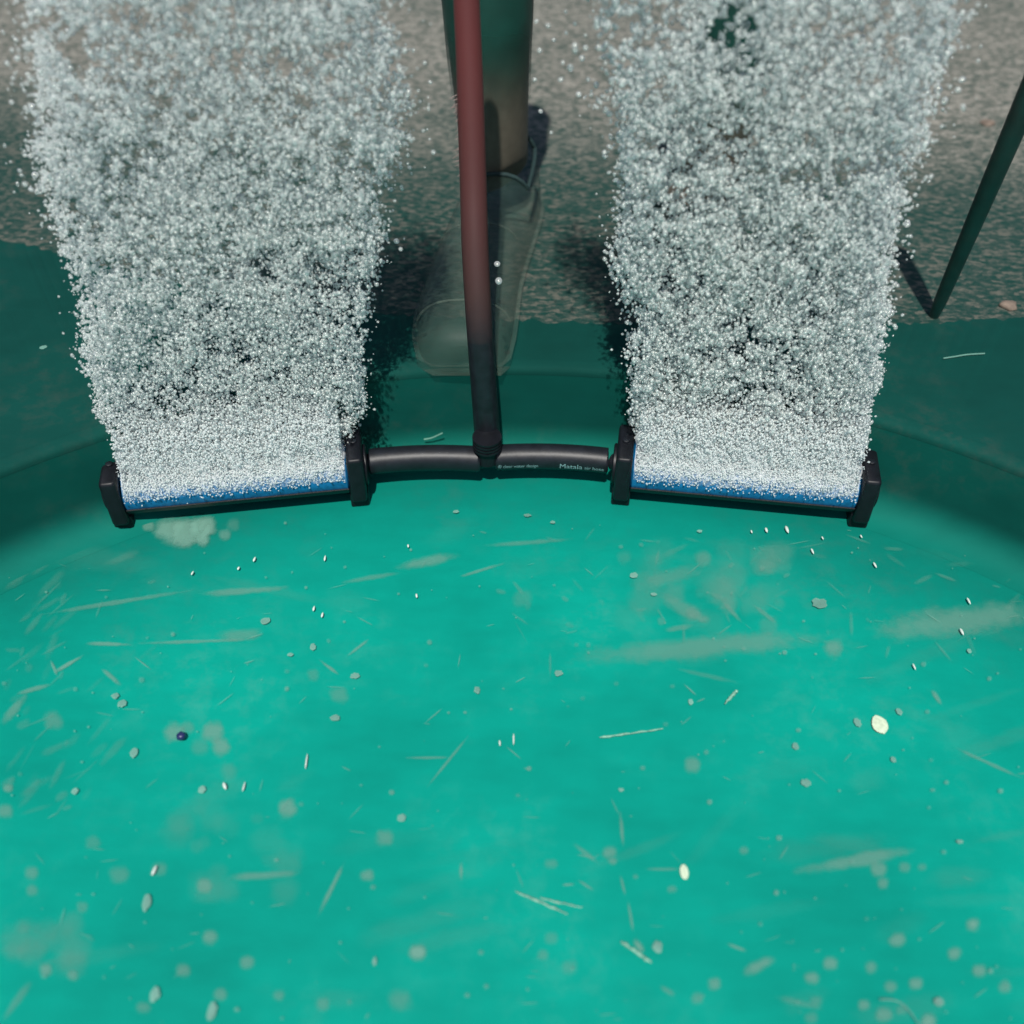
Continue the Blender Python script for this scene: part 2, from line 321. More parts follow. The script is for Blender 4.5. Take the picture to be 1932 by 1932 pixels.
# the faint wide smudge in the near corner
for k in range(14): blob(rnd.uniform(20,150), rnd.uniform(1740,1830), rnd.uniform(12,34), rnd.uniform(.05,.17))
for k in range(22): blob(rnd.uniform(330,560), rnd.uniform(1520,1690), rnd.uniform(12,34), rnd.uniform(.03,.1))
for k in range(26): blob(rnd.uniform(1180,1480), rnd.uniform(1040,1190), rnd.uniform(10,32), rnd.uniform(.06,.2))
for k in range(40): streak(*(lambda x,y,l,a:(x,y,x+l*math.cos(a),y+l*math.sin(a)))(rnd.uniform(0,1932), rnd.uniform(1020,1932), rnd.uniform(80,300), rnd.gauss(-.1,.25)), rnd.uniform(14,50), rnd.uniform(.02,.06))
for k in range(70):
    x = abs(rnd.gauss(0, 110)); y = rnd.uniform(1010, 1560); a = rnd.gauss(-.75, .3); l = rnd.uniform(15, 80)
    streak(x, y, x+l*math.cos(a), y+l*math.sin(a), rnd.uniform(4, 16), rnd.uniform(.03, .15))
for k in range(60):
    x = rnd.uniform(900, 1900); y = rnd.uniform(1000, 1230); a = rnd.gauss(.5, .9); l = rnd.uniform(10, 60)
    streak(x, y, x+l*math.cos(a), y+l*math.sin(a), rnd.uniform(3, 11), rnd.uniform(.05, .2))
# pale patch beside the left plate
for p in ((318,1000,24,.7),(345,1003,26,.8),(372,1000,24,.85),(390,992,18,.7),(382,1016,14,.7),(352,1015,18,.5),(280,992,10,.5),(425,1010,11,.4),(440,990,12,.2)): blob(*p)
streak(375,1025,400,985,16,.7)
# fine scratches and dust
for k in range(130):
    x = rnd.uniform(-20, 1950); y = rnd.uniform(990, 1945); a = rnd.gauss(-.15, .6); l = rnd.uniform(6, 46)
    streak(x, y, x+l*math.cos(a), y+l*math.sin(a), rnd.uniform(1.6, 3.6), rnd.uniform(.12, .45))
for k in range(240):
    x = rnd.uniform(-20, 1950); y = 985+960*rnd.random(); r = rnd.choice((1.5, 2, 2.5, 3, 5)); blob(x, y, r, rnd.uniform(.12, .5))
fl = MB()
rs = [circ(RB*(k/24), 0) for k in range(1, 25)]
fl.rings([[p for p in r] for r in rs], cap0=True, cap1=False)
nbase = len(fl.f)
uvs = []; fade = []
for i, (x, y, a, b, ang, st) in enumerate(marks):
    z = .0006+i*.000004
    ca, sa = math.cos(ang), math.sin(ang); vs = []
    for sx, sy in ((-1, 1), (1, 1), (1, -1), (-1, -1)):
        qx = x+sx*a*ca-sy*b*sa; qy = y+sx*a*sa+sy*b*ca
        vs.append(at_z(qx, qy, z))
    fl.add(vs, [(0, 1, 2, 3)], 1); fade.append(st)
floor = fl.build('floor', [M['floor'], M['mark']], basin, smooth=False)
me = floor.data
uvl = me.uv_layers.new(name='UVMap'); fa = me.attributes.new('fade', 'FLOAT', 'FACE')
cu = ((0, 1), (1, 1), (1, 0), (0, 0))
for k in range(len(fade)):
    p = me.polygons[nbase+k]
    for j, li in enumerate(p.loop_indices): uvl.data[li].uv = cu[j]
    fa.data[nbase+k].value = fade[k]*.9
# wall: a lathe with a rounded lip
wl = MB()
prof = [(RB-.036+.036*math.sin(R(a)), .0002+.036*(1-math.cos(R(a)))) for a in range(0, 91, 10)]+[(RB+.001, .07), (RB+.002, ZG-.014), (RB+.0025, ZG-.006)]
wl.rings([circ(r, z) for r, z in prof], cap0=False, cap1=False)
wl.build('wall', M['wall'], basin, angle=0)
# apron: band round the lip to the asphalt's edge, wall shade in its colour
edge_px = [(-400, 405), (-150, 428), (0, 455), (120, 482), (250, 520), (420, 560), (600, 585), (750, 597), (900, 606), (1050, 612), (1200, 614), (1400, 616), (1600, 617), (1750, 614), (1932, 604), (2200, 588), (2500, 575)]
edge = [at_z(x, y, ZG) for x, y in edge_px]
er = random.Random(9)
fine = []
for i in range(len(edge)-1):
    for k in range(14):
        p = edge[i].lerp(edge[i+1], k/14); p.y += er.uniform(-.004, .004); fine.append(p)
fine.append(edge[-1])
ap = MB(); n = len(fine)
ap.rings([circ(r, z) for r, z in ((RB+.0022, ZG-.0075), (RB+.0024, ZG-.004), (RB+.004, ZG-.0005), (RB+.008, ZG+.0015), (RB+.0175, ZG+.0019))], cap0=False, cap1=False)
inner = []
for p in fine:
    q = Vector((p.x, p.y-YC, 0)); q = q.normalized()*(RB+.017); inner.append(Vector((q.x, q.y+YC, ZG+.002)))
outer = [p+Vector((0, .012, -.002)) for p in fine]; outer = [Vector((p.x, p.y, ZG-.003)) for p in outer]
ap.add(inner+[p+Vector((0, 0, .0018)) for p in fine]+outer, [(i, i+1, n+i+1, n+i) for i in range(n-1)]+[(n+i, n+i+1, 2*n+i+1, 2*n+i) for i in range(n-1)])
# rest of the ring, towards and behind the camera
a0 = math.atan2(inner[-1].x, inner[-1].y-YC); a1 = math.atan2(inner[0].x, inner[0].y-YC)+2*math.pi
ri, ro = [], []
for k in range(61):
    a = a0+(a1-a0)*k/60
    ri.append(Vector(((RB+.017)*math.sin(a), YC+(RB+.017)*math.cos(a), ZG+.002))); ro.append(Vector((1.12*math.sin(a), YC+1.12*math.cos(a), ZG+.0018)))
ap.add(ri+ro, [(i, i+1, 61+i+1, 61+i) for i in range(60)])
ap.build('apron', M['apron'], basin, smooth=True, angle=40)

# asphalt: window reflection built as a real sheet, hole for the basin, to the horizon
asp = MB(); gp = []
loop = circ(RB+.04, ZG)
rings = [loop]
for s in (1.2, 1.5, 2, 5, 20, 100):
    rings.append([Vector((p.x*s, YC+(p.y-YC)*s, ZG)) for p in loop])
asp.rings([[Vector(p) for p in r] for r in rings], cap0=False, cap1=False)
o = asp.build('reflected_asphalt', M['reflected_asphalt'], None, smooth=False); tag(o, 'reflected grey asphalt built behind the basin, shade painted into its near part', 'reflected_asphalt', kind='structure')
for p in o.data.polygons:
    if p.normal.z < 0: p.flip()

# ------------------------------------------------------------------ the aerator
aer = empty('aerator', at_z(920, 885, 0))
tag(aer, 'black air diffuser bar with two bubbling tubes and a hose on the basin floor', 'aerator')
ZT = .039; RT = .0255
def plate_axis(a, b): return (b-a).normalized()
Lo, Li = at_z(222, 921, ZT), at_z(672, 878, ZT)
Ri, Ro = at_z(1177, 876, ZT), at_z(1630, 917, ZT)
Zv = Vector((0, 0, 1))
for A, B in ((Lo, Li), (Ri, Ro)):
    X = plate_axis(A, B); Y = Zv.cross(X)
    t = MB(); t.tube([A+X*.008+(B-A)*0, A+X*.010]+[A.lerp(B, k/10) for k in range(1, 10)]+[B-X*.010, B-X*.008], [RT*.9]+[RT]*11+[RT*.9], 40)
    t.build('membrane', M['membrane'], aer)
    t = MB(); rows = []
    for k in (0, 1):
        P = A+X*.009 if k == 0 else B-X*.009
        arc = [R(109+142*i/22) for i in range(23)]
        rows.append([P+(Zv*math.cos(a)-Y*math.sin(a))*(RT+.0016) for a in arc]+[P+(Zv*math.cos(a)-Y*math.sin(a))*(RT+.0002) for a in reversed(arc)])
    t.rings(rows); t.build('underside_shade', M['black'], aer)  # added black shell, puts the tube's underside shade into colour
    for P in (A, B):
        q = MB()
        # upright end plate with stepped shoulders, standing on a foot
        q.box(P+Zv*.002, X, Y, Zv, .0082, .028, .029, bev=.004)
        q.tube([P-X*.0115, P-X*.0105, P+X*.0105, P+X*.0115], [.019, .021, .021, .019], 28)
        pl = q.build('end_plate', M['black'], aer)
        f = MB(); f.box(Vector((P.x, P.y, .009)), X, Y, Zv, .0095, .021, .009, bev=.002)
        f.build('foot', M['black'], pl)
        # bolt on the top shoulder
        f = MB(); f.tube([P+Zv*.031, P+Zv*.0335, P+Zv*.034], [.0036, .0036, .0028], 8); f.build('bolt', M['rubber'], pl)
# hoses of the bar
HR = .0134
TC = at_z(918, 868, .034)
hl0, hl1 = at_z(697, 871, .034), at_z(905, 866, .034)
hr0, hr1 = at_z(936, 863, .034), at_z(1147, 869, .034)
def hose_part(a, b, sag):
    t = MB(); pts = []
    for k in range(13):
        u = k/12; p = a.lerp(b, u); p.y += sag*4*u*(1-u); pts.append(p)
    X = (b-a).normalized()
    t.tube([pts[0]]+[pts[0]+X*.0008]+pts[1:-1]+[pts[-1]-X*.0008, pts[-1]], [HR*.88]+[HR]*13+[HR*.88], 32)
    return t.build('connecting_hose', M['rubber'], aer), pts
hL, _ = hose_part(hl0, hl1, .004)
hR, hrp = hose_part(hr0, hr1, .004)
for a, b in ((Li, hl0), (hr1, Ri)):
    t = MB(); X = (b-a).normalized(); t.tube([a+X*.006, b], .0088, 20); t.build('nipple', M['black'], aer)
tee = MB(); tee.tube([hl1-(hr0-hl1).normalized()*.006, hr0+(hr0-hl1).normalized()*.006], .0098, 20)
tee.tube([TC+Vector((.001, 0, 0)), TC+Vector((.001, .0, .03))], .0112, 20); tee.build('tee_fitting', M['black'], aer)
cl = MB()
for k in range(4):
    z = .018+k*.004; cl.tube([TC+Vector((.001, 0, z)), TC+Vector((.001, 0, z+.0024))], .0150, 24)
cl.build('hose_clamp', M['black'], aer)
# rising hose: black rubber; upper length has the window's reddish reflection in its colour
hose_px = [(921, 850, .835), (918, 800, .835), (912, 720, .836), (906, 640, .842), (901, 560, .855), (896, 460, .875), (893, 350, .898), (889, 230, .918), (885, 110, .935), (880, 0, .948), (874, -140, .962), (866, -320, .975)]
hp = [at_y(*q) for q in hose_px]
hw = [24.5, 24.5, 24.5, 24.5, 25, 25.5, 25.5, 25.5, 25, 25, 25, 25]
hrad = [size(a, p) for a, p in zip(hw, hp)]
def smooth_path(pts, rad, m=6):
    out, ro_ = [], []
    for i in range(len(pts)-1):
        p0, p1, p2, p3 = pts[max(i-1, 0)], pts[i], pts[i+1], pts[min(i+2, len(pts)-1)]
        for k in range(m):
            t = k/m; t2, t3 = t*t, t*t*t
            out.append(.5*((2*p1)+(p2-p0)*t+(2*p0-5*p1+4*p2-p3)*t2+(3*p1-p0-3*p2+p3)*t3)); ro_.append(rad[i]+(rad[i+1]-rad[i])*t)
    out.append(pts[-1]); ro_.append(rad[-1]); return out, ro_
hpp, hrr = smooth_path(hp, hrad)
cut = 3*6
t = MB(); t.tube([TC+Vector((.001, 0, .016))]+hpp[1:cut+1], [hrr[0]]+hrr[1:cut+1], 28); rise = t.build('rising_hose', M['rubber'], aer)
t = MB(); t.tube(hpp[cut-1:], [r*.93 for r in hrr[cut-1:cut]]+hrr[cut:], 28); uh = t.build('upper_hose', M['tinted_hose'], aer); tag(uh, 'upper hose with a reddish window reflection in its colour')
# lettering along the lower side of the right hose
def text_on(txt, px0, px1, hgt, mname, ang):
    cu_ = bpy.data.curves.new('lettering', 'FONT'); cu_.body = txt; cu_.size = 1
    to = bpy.data.objects.new('lettering_src', cu_); COL.objects.link(to)
    dg = bpy.context.evaluated_depsgraph_get(); ev = to.evaluated_get(dg); me = bpy.data.meshes.new_from_object(ev)
    bpy.data.objects.remove(to)
    xs = [v.co.x for v in me.vertices]; x0, x1 = min(xs), max(xs)
    a, b = hrp[0], hrp[-1]; X = (b-a).normalized(); tot = (b-a).length
    ppx = lambda px: (px-936)/(1147-936)
    for v in me.vertices:
        u = (v.co.x-x0)/(x1-x0); s = ppx(px0)+(ppx(px1)-ppx(px0))*u
        c = a.lerp(b, s); c.y += .004*4*s*(1-s)
        th = ang - v.co.y*hgt/HR      # angle from the top towards the camera and down
        Yf = Vector((0, -1, 0))
        v.co = c + (Zv*math.cos(th)+Yf*math.sin(th))*(HR+.0004)
    me.materials.clear(); me.materials.append(M[mname])
    o = bpy.data.objects.new('lettering', me); COL.objects.link(o); o.parent = hR; o.matrix_parent_inverse = Matrix.Identity(4)
    return o
def fixparent(o):
    bpy.context.view_layer.update(); o.matrix_parent_inverse = hR.matrix_world.inverted()
fixparent(text_on('® clear water design', 940, 1015, .0062, 'ink', R(104)))
fixparent(text_on('Matala', 1056, 1098, .0088, 'ink', R(106)))
fixparent(text_on('air hose', 1102, 1138, .0062, 'ink', R(104)))

# ------------------------------------------------------------------ bubbles
rs_ = np.random.default_rng(11)
def ico(sub):
    t = (1+5**.5)/2
    v = [(-1, t, 0), (1, t, 0), (-1, -t, 0), (1, -t, 0), (0, -1, t), (0, 1, t), (0, -1, -t), (0, 1, -t), (t, 0, -1), (t, 0, 1), (-t, 0, -1), (-t, 0, 1)]
    v = [Vector(p).normalized() for p in v]
    f = [(0, 11, 5), (0, 5, 1), (0, 1, 7), (0, 7, 10), (0, 10, 11), (1, 5, 9), (5, 11, 4), (11, 10, 2), (10, 7, 6), (7, 1, 8), (3, 9, 4), (3, 4, 2), (3, 2, 6), (3, 6, 8), (3, 8, 9), (4, 9, 5), (2, 4, 11), (6, 2, 10), (8, 6, 7), (9, 8, 1)]
    for _ in range(sub):
        mid = {}; nf = []
        def m_(a, b):
            k = (min(a, b), max(a, b))
            if k not in mid: v.append(((v[a]+v[b])/2).normalized()); mid[k] = len(v)-1
            return mid[k]
        for a, b, c in f:
            x, y, z = m_(a, b), m_(b, c), m_(c, a); nf += [(a, x, z), (b, y, x), (c, z, y), (x, y, z)]
        f = nf
    return np.array([tuple(p) for p in v], dtype=np.float32), np.array(f, dtype=np.int32)
I1, I0 = ico(1), ico(0)
def swarm(name, P, Rr, material, shape):
    V, Fc = shape; n = len(P)
    # each bubble slightly flattened and tilted
    sc = np.stack([rs_.uniform(.85, 1.2, n), rs_.uniform(.85, 1.15, n), rs_.uniform(.7, 1.1, n)*np.where(rs_.random(n) < .18, 1.7, 1)], 1)
    a = rs_.uniform(-.6, .6, n); ca, sa = np.cos(a), np.sin(a)
    W = V[None]*(sc*Rr[:, None])[:, None, :]*(1+rs_.normal(0, .075, (n, len(V))))[..., None]
    x = W[..., 0]*ca[:, None]-W[..., 2]*sa[:, None]; z = W[..., 0]*sa[:, None]+W[..., 2]*ca[:, None]
    W = np.stack([x, W[..., 1], z], -1)+P[:, None, :]
    co = W.reshape(-1, 3).astype(np.float32); fi = (Fc[None]+(np.arange(n)*len(V))[:, None, None]).reshape(-1).astype(np.int32)
    me = bpy.data.meshes.new(name); me.vertices.add(len(co)); me.vertices.foreach_set('co', co.ravel())
    nf = len(fi)//3; me.loops.add(len(fi)); me.loops.foreach_set('vertex_index', fi)
    me.polygons.add(nf); me.polygons.foreach_set('loop_start', np.arange(0, len(fi), 3, dtype=np.int32)); me.polygons.foreach_set('loop_total', np.full(nf, 3, dtype=np.int32))
    me.polygons.foreach_set('use_smooth', np.ones(nf, dtype=bool))
    me.update(); me.validate(); me.materials.append(material)
    o = bpy.data.objects.new(name, me); COL.objects.link(o); return o
PY = np.array([-420, -60, 0, 100, 200, 300, 400, 500, 600, 700, 800, 860, 930], float)
EDG = {'L': (np.array([-30, 30, 40, 52, 66, 82, 104, 132, 148, 160, 198, 222, 230.]), np.array([700, 725, 732, 745, 758, 745, 715, 702, 694, 690, 676, 662, 655.])),
       'R': (np.array([1010, 1105, 1125, 1150, 1172, 1176, 1172, 1174, 1188, 1186, 1190, 1194, 1196.]), np.array([2010, 1850, 1825, 1775, 1745, 1712, 1690, 1678, 1660, 1654, 1640, 1622, 1612.]))}
# smooth value noise for clumps
def vnoise(x, y, seed):
    g = np.random.default_rng(seed).random((64, 64)); x = np.mod(x, 63); y = np.mod(y, 63)
    xi, yi = x.astype(int), y.astype(int); fx, fy = x-xi, y-yi; fx = fx*fx*(3-2*fx); fy = fy*fy*(3-2*fy)
    x2, y2 = (xi+1) % 64, (yi+1) % 64
    return (g[xi, yi]*(1-fx)+g[x2, yi]*fx)*(1-fy)+(g[xi, y2]*(1-fx)+g[x2, y2]*fx)*fy
def sample(side, n, y0, y1, dia, spread, seed, pw=1.0):
    lo, hi = EDG[side]; out = []
    A, B = (Lo, Li) if side == 'L' else (Ri, Ro)
    py = y0+(y1-y0)*rs_.random(n)**pw
    l = np.interp(py, PY, lo); h = np.interp(py, PY, hi)
    l = l+22*(vnoise(py/60+3, py*0+seed, seed+5)-.5)+10*(vnoise(py/19, py*0+2, seed+6)-.5); h = h+24*(vnoise(py/55, py*0+seed, seed+7)-.5)+10*(vnoise(py/17, py*0+4, seed+8)-.5)
    u = rs_.random(n)
    px = l+(h-l)*u
    # ragged edges
    px = px+rs_.normal(0, 1, n)*spread*np.clip((900-py)/500, .12, 1.2)*np.where(rs_.random(n) < .22, 1.7, .75)
    dens = .40*vnoise(px/70+7, py/55+3, seed)+.60*vnoise(px/20, py/17, seed+1)
    keep = dens > rs_.random(n)*.62+.24*np.clip((700-py)/700, 0, 1)
    px, py = px[keep], py[keep]; n = len(px)
    uu = np.clip((px-l[keep])/(h-l)[keep], -.15, 1.15)
    # stand in a curtain above the tube, thicker as it rises
    rise = np.clip((900-py)/900, 0, 1.1)
    y = (A.y+(B.y-A.y)*uu)+.012+.03*rise+rs_.normal(0, 1, n)*(.008+.026*rise)
    d0 = (px-966)/F; v = (966-py)/F
    k = y/(C45*(1+v)); X = d0*k; Z = CAM_H-C45*(1-v)*k
    dep = y*C45+(CAM_H-Z)*C45
    s = dia(rise)*np.clip(np.exp(rs_.normal(0, .42, n)), .4, 2.3)
    return np.stack([X, y, Z], 1), s*dep/F/2, px, py
singles = []
for side, nm, lab in (('L', 'left', 'dense curtain of fine white bubbles rising from the left diffuser tube'), ('R', 'right', 'dense curtain of fine white bubbles rising from the right diffuser tube')):
    up = 1.0 if side == 'L' else 1.12
    P, r, px, py = sample(side, 150000, -400, 870, lambda t: (3.4+2.1*t)*up, 16, 21 if side == 'L' else 57, .9)
    ok = P[:, 2] > .05; P, r = P[ok], r[ok]; px, py = px[ok], py[ok]
    # the 150 largest in view become bubbles of their own
    sc = r.copy(); sc[(py < 12) | (px < 4) | (px > 1928)] = 0; idx = np.argsort(-sc)[:150]
    for i in idx: singles.append((side, P[i], r[i], px[i], py[i]))
    msk = np.ones(len(r), bool); msk[idx] = False
    o = swarm('bubble_curtain', P[msk], r[msk], M['bubble'], I0); tag(o, lab, 'bubbles', kind='stuff')
    # fine froth over the upper half of the tube, thinning downward
    A, B = (Lo, Li) if side == 'L' else (Ri, Ro)
    n = 30000; X = plate_axis(A, B); Yf = -Zv.cross(X); tot = (B-A).length
    s = rs_.uniform(.0115, tot-.0115, n); th = rs_.normal(R(4), R(30), n); rad = RT+np.abs(rs_.normal(0, .0025, n))
    ok = th < R(88)
    s, th, rad = s[ok], th[ok], rad[ok]; n = len(s)
    Pn = np.array(A)[None]+np.array(X)[None]*s[:, None]+np.array(Zv)[None]*(np.cos(th)*rad)[:, None]+np.array(Yf)[None]*(np.sin(th)*rad)[:, None]
    rr = rs_.uniform(.0005, .0010, n)
    # lifting off
    m = 50000; s2 = rs_.uniform(.0115, tot-.0115, m); z2 = np.abs(rs_.normal(0, .026, m)); yy = rs_.normal(.0, .010, m)+.08*z2
    P2 = np.array(A)[None]+np.array(X)[None]*s2[:, None]+np.array(Zv)[None]*(RT*.6+z2)[:, None]-np.array(Yf)[None]*yy[:, None]
    r2 = rs_.uniform(.0005, .0011, m)*np.clip(.8+z2*8, .8, 1.2)
    o = swarm('froth', np.concatenate([Pn, P2]), np.concatenate([rr, r2]), M['froth'], I0)
    tag(o, 'fine pale blue froth clinging to the %s diffuser tube' % nm, 'froth', kind='stuff')
I2 = ico(2)
def foam_mat():
    m, nt, b = mat('milky_foam'); L = nt.links
    b.inputs['Base Color'].default_value = (.93, .97, .98, 1); b.inputs['Roughness'].default_value = .5
    tl = N(nt, 'ShaderNodeBsdfTranslucent'); tl.inputs[0].default_value = (.93, .97, .98, 1)
    m1 = N(nt, 'ShaderNodeMixShader'); m1.inputs[0].default_value = .35; L.new(b.outputs[0], m1.inputs[1]); L.new(tl.outputs[0], m1.inputs[2])
    at = N(nt, 'ShaderNodeAttribute', attribute_name='thick'); tc = N(nt, 'ShaderNodeTexCoord')
    mp = N(nt, 'ShaderNodeMapping'); mp.inputs['Scale'].default_value = (1, 1, .55); L.new(tc.outputs['Object'], mp.inputs[0])
    no = N(nt, 'ShaderNodeTexNoise', Scale=230.0, Detail=4.0, Roughness=.7); L.new(mp.outputs[0], no.inputs['Vector'])
    a = N(nt, 'ShaderNodeMath', operation='MULTIPLY_ADD'); L.new(no.outputs['Fac'], a.inputs[0]); a.inputs[1].default_value = 1.1; L.new(at.outputs['Fac'], a.inputs[2])
    mr = N(nt, 'ShaderNodeMapRange', interpolation_type='SMOOTHSTEP'); L.new(a.outputs[0], mr.inputs[0]); mr.inputs[1].default_value = .55; mr.inputs[2].default_value = 1.35; mr.inputs[4].default_value = .93
    t = N(nt, 'ShaderNodeBsdfTransparent'); mx = N(nt, 'ShaderNodeMixShader'); L.new(mr.outputs[0], mx.inputs[0]); L.new(t.outputs[0], mx.inputs[1]); L.new(m1.outputs[0], mx.inputs[2])
    L.new(mx.outputs[0], nt.nodes['Material Output'].inputs[0]); return m
M['foam'] = foam_mat()
for side, nm in (('L', 'left'), ('R', 'right')):
    A, B = (Lo, Li) if side == 'L' else (Ri, Ro)
    X = plate_axis(A, B); Yb = Zv.cross(X); tot = (B-A).length; q = MB(); th_ = []
    ns = 90
    # blanket hugging the upper half of the tube, then billowing sheets rising off it
    def sheet(rows):
        base = len(q.v)
        for row in rows:
            for p, t in row: q.v.append(tuple(p)); th_.append(t)
        for i in range(len(rows)-1):
            for j in range(ns):
                a_ = base+i*(ns+1)+j; q.f.append((a_, a_+1, a_+ns+2, a_+ns+1)); q.m.append(0)
    rows = []
    for i in range(25):
        a = R(-85+i*165/24)                              # back to front over the top
        rows.append([(A+X*(.0105+(tot-.021)*j/ns)+(Zv*math.cos(a)-Yb*math.sin(a))*(RT+.0014+.0008*math.sin(j*.9+i*1.3)), .75*min(1, max(0, (R(100)-a)/R(92)))) for j in range(ns+1)])
    sheet(rows)
    for k, off in enumerate((-.013, -.003, .007)):
        rows = []
        for i in range(26):
            u = i/25; z = RT*.75+u*.085
            rows.append([(A+X*(.0105+(tot-.021)*j/ns+.002*math.sin(i*.7+k))+Zv*z+Yb*(off+.10*u*u*.6+.0035*math.sin(j*.35+k*2+u*6)+.002*math.sin(j*.9+u*11+k)), .62*(1-u)**1.3-.10*(1-u)-.25*u) for j in range(ns+1)])
        sheet(rows)
    o = q.build('foam', M['foam'], None); at = o.data.attributes.new('thick', 'FLOAT', 'POINT'); at.data.foreach_set('value', th_)
    tag(o, 'milky white foam welling up off the %s diffuser tube' % nm, 'foam', kind='stuff')
b0 = None
def single(P, r, label, group):
    global b0
    if b0 is None:
        me = bpy.data.meshes.new('bubble'); me.from_pydata([tuple(p) for p in I2[0]], [], [tuple(int(q) for q in f) for f in I2[1]]); me.materials.append(M['bubble'])
        me.polygons.foreach_set('use_smooth', [True]*len(me.polygons)); b0 = bpy.data.objects.new('bubble', me); o = b0
    else: o = b0.copy()
    COL.objects.link(o); o.location = tuple(float(q) for q in P); q = rs_.uniform(.85, 1.15, 3); o.scale = (float(r*q[0]), float(r*q[1]), float(r*q[2]*.9)); o.rotation_euler = (0, float(rs_.uniform(-.5, .5)), 0)
    tag(o, label, 'bubble', group)
for side, P, r, px, py in singles:
    wd = 'left' if side == 'L' else 'right'
    ht = 'upper' if py < 450 else 'lower'
    single(P, r*1.05, 'larger round bubble within the %s half of the %s bubble curtain' % (ht, wd), 'larger bubbles of the %s half of the %s curtain' % (ht, wd))
for px, py, r in ((1012,40,4),(1018,95,5),(1009,150,4),(1290-270,210,4),(1040,250,3),(1098,110,6),(1076,128,7),(1062,118,4),(1058,150,5),(1110,150,5),(1125,160,6),(1092,178,6),(1068,62,4),(1045,75,4),(1105,90,5),(1085,45,4),(1130,190,6),(1150,215,6),
                  (938,498,6),(941,530,7),(748,455,6),(756,470,4),(812,155,4),(1153,478,6),(1160,500,5),(1157,395,5),(1163,340,5),(1176,255,6),(780,95,4),(768,160,4),(775,215,4),
                  (1770,170,8),(1782,190,7),(1745,240,7),(1790,100,7),(1720,300,6),(1712,420,6),(1690,470,5),(30,75,5),(60,200,6),(66,330,6),(80,110,5),(96,430,5),(1800,60,7),(1815,150,6)):
    p = at_y(px, py, .86+.02*rs_.normal())
    where = 'in the open gap beside the hose' if 690 < px < 1150 else ('at the outer edge of the right curtain' if px > 1500 else ('at the outer edge of the left curtain' if px < 200 else 'at the inner edge of the right curtain'))
    single(p, size(r, p), 'stray round bubble drifting '+where, 'stray bubbles '+where)

# ------------------------------------------------------------------ person: window reflection of two lower legs, built as geometry behind the basin
reflected_person = empty('reflected_person', at_z(1150, 420, ZG))
tag(reflected_person, 'window reflection of a person in pale slip-on shoes, built behind the basin', 'reflected_person')
def reflected_shoe_and_leg(dx, top, mir, nodes):
    # shoe sections from toe to heel: left px, right px, py, height in m
    sec = [(862, 908, 684, .010), (815, 945, 678, .026), (786, 962, 655, .040), (778, 972, 610, .046), (782, 978, 565, .048), (798, 982, 520, .052), (818, 992, 475, .058), (838, 1006, 430, .065), (855, 1016, 396, .070), (868, 1023, 372, .078), (885, 1026, 350, .085), (905, 1024, 332, .088), (932, 1010, 318, .070)]
    if mir: sec = [(866*2-b+60, 866*2-a+60, y, h) for a, b, y, h in sec]
    up = MB(); so = MB(); rings = []; sol = []
    prev = None
    for a, b, y, h in sec:
        # the outline is seen at about a third of the height
        A = at_z(a+dx, y+top, ZG+.012+h*.35); B = at_z(b+dx, y+top, ZG+.012+h*.35)
        c = (A+B)/2; c.z = ZG+.010; wv = (B-A)/2; wv.z = 0; hw_ = wv.length; X = wv.normalized()
        ring = []
        for k in range(17):
            t = math.pi*k/16; ring.append(c+X*hw_*math.copysign(abs(math.cos(t))**.8, math.cos(t))*(.94+.06*math.sin(t)) + Zv*h*math.sin(t)**.85)
        rings.append(ring)
        sol.append([c-X*hw_*1.03+Zv*.002, c+X*hw_*1.03+Zv*.002, c+X*hw_*1.0-Zv*.0095, c-X*hw_*1.0-Zv*.0095])
    # open strip (no floor) lofted
    n = 17; vs = [p for r_ in rings for p in r_]; fs = []
    for i in range(len(rings)-1):
        for j in range(n-1):
            if 8 <= i <= 10 and 4 <= j < 12: continue          # the opening
            fs.append((i*n+j, i*n+j+1, (i+1)*n+j+1, (i+1)*n+j))
    up.add(vs, fs); sh = up.build('reflected_shoe', M['reflected_shoe'], reflected_person); 
    md = sh.modifiers.new('sub', 'SUBSURF'); md.levels = 1; md.render_levels = 2
    so.rings(sol); reflected_sole = so.build('reflected_sole', M['reflected_sole'], sh, angle=60)
    # binding along the opening
    path = [rings[i][4] for i in range(11, 8, -1)]+[rings[8][j] for j in range(4, 13)]+[rings[i][12] for i in range(9, 12)]+[rings[11][j] for j in range(11, 4, -1)]
    cb = MB(); cb.tube([p+Zv*.002 for p in path], .0026, 10, closed=True); cb.build('binding', M['collar'], sh)
    # instep seam and toe seam
    for q_ in (rings[6][3:14], rings[3][2:15]):
        se = MB(); se.tube([p+Zv*.001 for p in q_], .0012, 6); se.build('seam', M['reflected_sole'], sh)
    return rings
r1 = reflected_shoe_and_leg(0, 0, False, None)
r2 = reflected_shoe_and_leg(395, 58, True, None)
def leg_nodes(cpx, base_ring):
    c0 = sum(base_ring[10], Vector())/17
    yb = c0.y-.005
    out = [(Vector((c0.x, yb-.012, ZG+.055)), .034)]
    for px, py, wpx in cpx:
        p = at_y(px, py, yb); out.append((p, size(wpx/2, p)))
    return out
legL = leg_nodes([(938, 322, 128), (930, 235, 134), (923, 110, 152), (920, 0, 166)], r1)
legR = leg_nodes([(1330, 385, 126), (1345, 290, 130), (1372, 130, 140), (1385, 0, 150)], r2)
def extend(leg, sgn):
    t = leg[-1][0]; return leg+[(Vector((t.x+.003*sgn, t.y+.012, t.z+.07)), .056), (Vector((t.x+.004*sgn, t.y, t.z+.17)), .054), (Vector((t.x+.006*sgn, t.y+.0, t.z+.30)), .062)]
